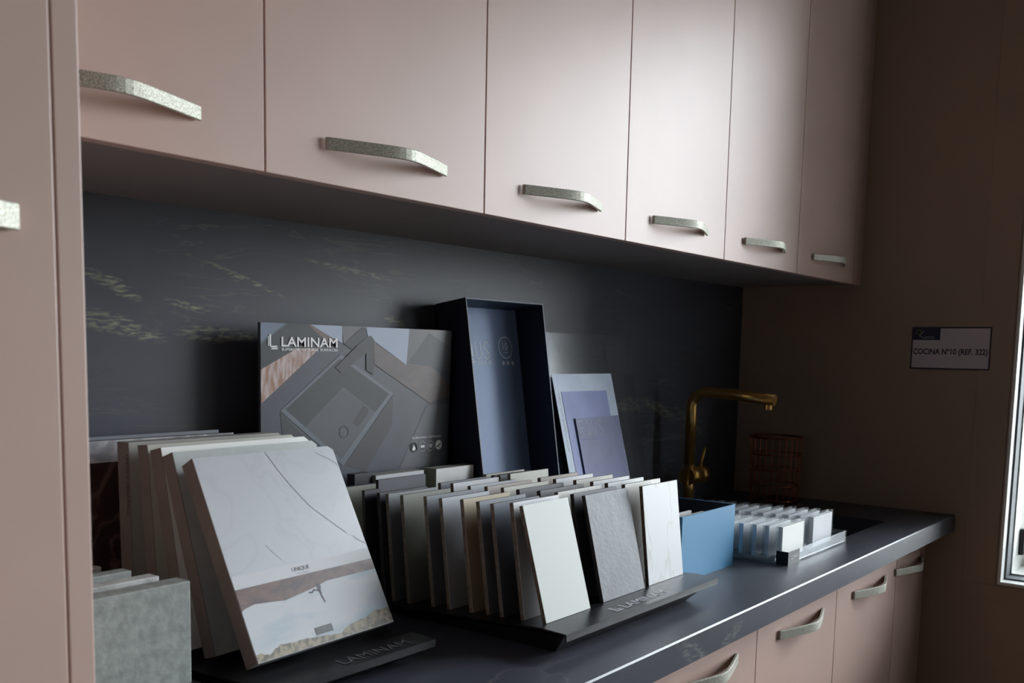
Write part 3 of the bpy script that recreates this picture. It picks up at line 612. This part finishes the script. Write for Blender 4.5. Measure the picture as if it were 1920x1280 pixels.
# ------------------------------------------------------------------ brochures and plexiglass holder
PH = tag(empty('brochure_holder', (1.0, -.06, ZC)), 'clear plexiglass brochure holder leaning on the backsplash beside the navy box', 'brochure holder')
t0 = Vector((.800, -.0336, 1.3290)); t1 = Vector((1.135, -.0336, 1.3290)); pv = Vector((0, -.193, -.981)).normalized(); pn = Vector((0, .981, -.193)).normalized()
MB().slab(t0, ex*.335, pn*.003, pv*.445).build('back_sheet', PLEXI, PH)
MB().slab(t0+pv*.090+Vector((.305, 0, 0))-pn*.028, ex*.003, pn*.028, pv*.34).build('side_wall', PLEXI, PH)
MB().slab(t0+pv*.36-pn*.031, ex*.308, pn*.003, pv*.085).build('front_pocket', PLEXI, PH)
MB().slab(t0+pv*.020+Vector((.235, 0, 0))-pn*.006, ex*.0025, pn*.005, pv*.16).build('divider', PLEXI, PH)
PB = mat('brochure_pale', (216, 230, 252), .45, noise=(12, (202, 218, 244), .35, .65, (1, 1, 1))); PV = mat('brochure_violet', (136, 150, 218), .45, noise=(16, (122, 136, 202), .35, .65, (1, 1, 1))); PD = mat('booklet_violet', (92, 100, 160), .45, noise=(20, (84, 90, 146), .35, .65, (1, 1, 1)))
dv = Vector((0, -.248, -.9688)).normalized(); dn = Vector((0, .9688, -.248)).normalized()
b0 = Vector((.7918, -.0715, 1.2423))
bro = tag(empty('brochure', b0+dv*.29), 'pale blue-white brochure with a violet panel standing in the clear holder', 'brochure')
MB().slab(b0, ex*.2298, dn*.0012, dv*.300).build('pages', PB, bro)
bp_ = Plane(b0+Vector((.2292, 0, 0)), ex, -dv)
mb = MB(); bp_.poly(mb, [(-.2071+.003, -.300), (-.0329, -.300), (-.0329, -.0384), (-.2071, -.0376)], .0003); mb.build('printed_panel', PV, bro)
text_mesh('lettering', 'INDUSTRIAS QUIMICAS EQUIS', mat('brochure_ink', (120, 134, 168), .5), bro, bp_.p(-.2200, -.0400), dv, ex, .125, .0060, 0)
bro.children[-1].location += -dn*.0004
bk0 = b0-dn*.0040+Vector((.0515, 0, 0))+dv*.0965
bkt = tag(empty('booklet', bk0+dv*.2), 'small dark violet booklet lettered EQUS in front of the pale brochure', 'booklet')
MB().slab(bk0, ex*.1710, dn*.002, dv*.205).build('pages', PD, bkt)
kp = Plane(bk0, ex, -dv)
mb = MB(); glyphs(kp, mb, 'EQUS', .0085, -.0380, .0145, .0310, .0095, .0014, .0003); mb.build('lettering', mat('booklet_lettering', (204, 208, 220), .5), bkt)
text_mesh('small_lettering', 'tecnologia en porcelanico', PV, bkt, kp.p(.0090, -.0490), kp.ex, kp.ey, .0800, .0040, .0003)
tag(MB().slab(Vector((.7750, -.0625, 1.2150)), ex*.20, dn*.0010, dv*.27).build('leaflet', mat('leaflet_teal', (70, 92, 112), .5), origin=(.87, -.12, .95)), 'thin dark blue leaflet edge showing between the navy box and pale brochure', 'leaflet')

# ------------------------------------------------------------------ blue box of small samples
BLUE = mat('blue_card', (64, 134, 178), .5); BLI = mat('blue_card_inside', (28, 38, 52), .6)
bxb = tag(empty('sample_box', (.76, -.33, ZC)), 'open bright blue box with a few white samples inside, right of the tile rack', 'box')
xa, xb, ya, yb, zt = .6560, .8665, -.4575, -.2450, 1.0052; tk = .0025
for nm, b in (('front_wall', (xa, ya, ZC+.0003, xb, ya+tk, zt)), ('back_wall', (xa, yb-tk, ZC+.0003, xb, yb, zt)), ('side_wall', (xa, ya+tk, ZC+.0003, xa+tk, yb-tk, zt)), ('side_wall', (xb-tk, ya+tk, ZC+.0003, xb, yb-tk, zt)), ('bottom', (xa+tk, ya+tk, ZC+.0003, xb-tk, yb-tk, ZC+.003))):
    MB().box(*b).build(nm, BLUE, bxb)
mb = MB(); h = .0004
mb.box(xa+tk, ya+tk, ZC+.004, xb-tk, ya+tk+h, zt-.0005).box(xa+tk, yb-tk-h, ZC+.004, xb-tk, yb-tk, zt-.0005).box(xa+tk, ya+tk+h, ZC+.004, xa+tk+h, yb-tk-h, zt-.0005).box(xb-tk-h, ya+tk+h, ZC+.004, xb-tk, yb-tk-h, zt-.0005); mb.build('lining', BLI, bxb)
for i in range(4):
    y = -.447+i*.026
    tag(MB().box(.6640, y, ZC+.0045, .760, y+.006, [1.0025, 1.001, .999, .997][i]).build('small_sample', TM[['cream', 'white', 'cream', 'pale grey'][i]], origin=(.71, y, ZC+.0045), bevel=.0006),
        ['cream', 'white', 'creamy', 'pale grey'][i]+' small sample card, '+['front', 'second', 'third', 'rearmost'][i]+' in the blue box', 'sample card', 'sample cards in the blue box')

# ------------------------------------------------------------------ clear case of white sample cards
CS = tag(empty('acrylic_case', (1.096, -.35, ZC)), 'clear acrylic case holding two columns of white sample cards beside the sink', 'case')
xa, xb, ya, yb = .9350, 1.2590, -.540, -.158
z0 = ZC+.0003
MB().box(xa, ya, z0, xb, yb, z0+.003).build('base_plate', ACRYL, CS)
MB().box(xa, ya, z0+.0031, xb, ya+.003, z0+.026).build('front_wall', ACRYL, CS, bevel=.0006)
MB().box(xa, yb-.003, z0+.0031, xb, yb, z0+.040).build('back_wall', ACRYL, CS)
MB().box(xb-.003, ya+.0031, z0+.0031, xb, yb-.0031, z0+.026).build('side_wall', ACRYL, CS)
MB().box(xa, ya+.0031, z0+.0031, xa+.003, yb-.0031, z0+.016).build('side_wall', ACRYL, CS)
lab = MB(); lab.box(xa-.0008, ya-.0008, z0, xa+.055, ya-.0001, z0+.0265).box(xa-.0008, ya, z0, xa-.0001, ya+.024, z0+.0265); lab.build('label_wrap', mat('black_label', (22, 22, 24), .4), CS)
text_mesh('label_lettering', 'COMPAC', GREYT, CS, (xa+.014, ya-.0008, z0+.0105), (1, 0, 0), (0, 0, 1), .034, .0075, .0004)
CARDW = mat('card_white', (238, 240, 243), .4); CARDG = mat('card_grey', (220, 222, 228), .4); CREAMC = mat('card_cream', (244, 245, 240), .4)
ys = [-.5212, -.4933, -.4672, -.4395, -.4113, -.3835, -.3549, -.3288, -.2978, -.2700, -.2444, -.2143, -.1838]
for ci, (x0_, x1_) in enumerate(((.9420, 1.0640), (1.1020, 1.2220))):
    for i, y in enumerate(ys):
        zt = .9617-i*.0010
        r = empty('sample_card', ((x0_+x1_)/2, y, z0+.0035))
        MB().box(x0_, y, z0+.0035, x1_, y+.0105, zt).build('plastic_sleeve', ACRYL, r, bevel=.0008)
        MB().box(x0_+.006, y-.0005, z0+.008, x1_-.008, y+.0080, zt-.004).build('insert', (CARDW if ci == 0 else CARDG) if i else (CREAMC if ci == 0 else CARDG), r)
        tag(r, f'white sample card in a clear sleeve, {ORD[i]} row{"" if i == 0 else " from the front"} of the {"left" if ci == 0 else "right"} column', 'sample card', 'sample cards in the clear case')

# ------------------------------------------------------------------ brass tap
FX, FY = 1.405, -.078
tap = tag(empty('kitchen_tap', (FX, FY, ZC)), 'aged brass single-lever kitchen tap with a long straight spout behind the sink', 'tap')
pts = [(FX, FY, ZC+.0003), (FX, FY, ZC+.27)]
R = .045
for k in range(1, 9):
    a = math.pi/2*k/8; pts.append((FX, FY-R*(1-math.cos(a)), ZC+.27+R*math.sin(a)*.85))
ztp = pts[-1][2]
pts += [(FX, FY-.12, ztp-.003), (FX, FY-.222, ztp-.0125)]
sm = MB().tube([pts[0], (FX, FY, ZC+.12)], .0138, 24).build('column', BRASS, tap, smooth=False)
for p in sm.data.polygons: p.use_smooth = len(p.vertices) == 4
sm = MB().tube([(FX, FY, ZC+.118)]+pts[1:], .0136, 24).build('spout', BRASS, tap)
for p in sm.data.polygons: p.use_smooth = len(p.vertices) == 4
sm = MB().tube([(FX, FY-.205, ztp-.0245), (FX, FY-.205, ztp-.036)], .0115, 20).build('aerator', BRASS, tap)
sm = MB().tube([(FX, FY, ZC+.0003), (FX, FY, ZC+.006), (FX, FY, ZC+.0062)], [.026, .026, .018], 28).build('base_ring', BRASS, tap)
sm = MB().tube([(FX-.012, FY, ZC+.088), (FX+.045, FY, ZC+.088), (FX+.0455, FY, ZC+.088), (FX+.048, FY, ZC+.088), (FX+.0485, FY, ZC+.088), (FX+.078, FY, ZC+.088)], [.0225, .0225, .0205, .0205, .0225, .0225], 28).build('mixer_body', BRASS, tap)
for p in sm.data.polygons: p.use_smooth = len(p.vertices) == 4
MB().tube([(FX+.062, FY, ZC+.107), (FX+.076, FY-.004, ZC+.160)], .0042, 14).build('lever', BRASS, tap, smooth=True)

# ------------------------------------------------------------------ copper wire basket in the corner
bk = tag(empty('wire_basket', (1.752, -.165, ZC)), 'dark copper wire basket in the shaded corner behind the sink', 'basket')
cx, cy, rb = 1.752, -.165, .072
circ = lambda r_, z: [(cx+r_*math.cos(2*math.pi*k/28), cy+r_*math.sin(2*math.pi*k/28), z) for k in range(28)]
mb = MB()
for z in (ZC+.003, ZC+.045, ZC+.088, ZC+.131): mb.tube(circ(rb*(.9+.1*(z-ZC)/.18), z), .0020, 6, closed=True)
mb.build('hoops', COPPER, bk, smooth=True)
MB().tube(circ(rb, ZC+.178), .0030, 8, closed=True).build('rim', COPPER, bk, smooth=True)
mb = MB()
for k in range(24):
    a = 2*math.pi*k/24
    mb.tube([(cx+rb*.9*math.cos(a), cy+rb*.9*math.sin(a), ZC+.003), (cx+rb*math.cos(a), cy+rb*math.sin(a), ZC+.178)], .0013, 5)
for k in range(6): mb.tube([(cx-rb*.85+k*.024, cy-.03, ZC+.003), (cx-rb*.85+k*.024, cy+.03, ZC+.003)], .0013, 5)
mb.build('wires', COPPER, bk)

# ------------------------------------------------------------------ sign on the end wall
sg = tag(empty('wall_sign', (XW, -.58, 1.31)), 'small white framed sign with kitchen number on the end wall by the window', 'sign')
yL, yR, zT, zB = -.4830, -.6760, 1.3720, 1.2620
SGB = mat('sign_border', (50, 38, 48), .5); SGP = mat('sign_paper', (214, 206, 214), .5); SGN = mat('sign_navy', (16, 20, 60), .5); SGT = mat('sign_text', (50, 44, 60), .5); SGL = mat('sign_logo', (150, 156, 160), .5); SGG = mat('sign_green', (110, 140, 40), .5)
MB().box(XW-.003, yR, zB, XW-.0003, yL, zT).build('frame', SGB, sg)
MB().box(XW-.0036, yR+.004, zB+.004, XW-.0031, yL-.004, zT-.004).build('paper', SGP, sg)
sp = Plane((XW-.0037, yL, zB), (0, -1, 0), (0, 0, 1))
mb = MB(); sp.poly(mb, [(.004, .076), (.071, .076), (.071, .106), (.004, .106)], .0003); mb.build('logo_panel', SGN, sg)
mb = MB(); sp.ring(mb, .018, .096, .006, .0018, .0006, n=14); mb.build('logo_ring', SGG, sg)
mb = MB(); sp.ribbon(mb, [(.030, .100), (.020, .087), (.028, .082), (.036, .081)], .0022, .0006); mb.build('logo_swash', SGL, sg)
text_mesh('logo_lettering', 'smet', SGL, sg, sp.p(.034, .0795), sp.ex, sp.ey, .023, .007, .0006)
text_mesh('sign_lettering', 'COCINA Nº10 (REF. 322)', SGT, sg, sp.p(.0065, .034), sp.ex, sp.ey, .180, .0200, .0006, bold=.03)

for o in bpy.data.objects:
    if '_o' in o: del o['_o']
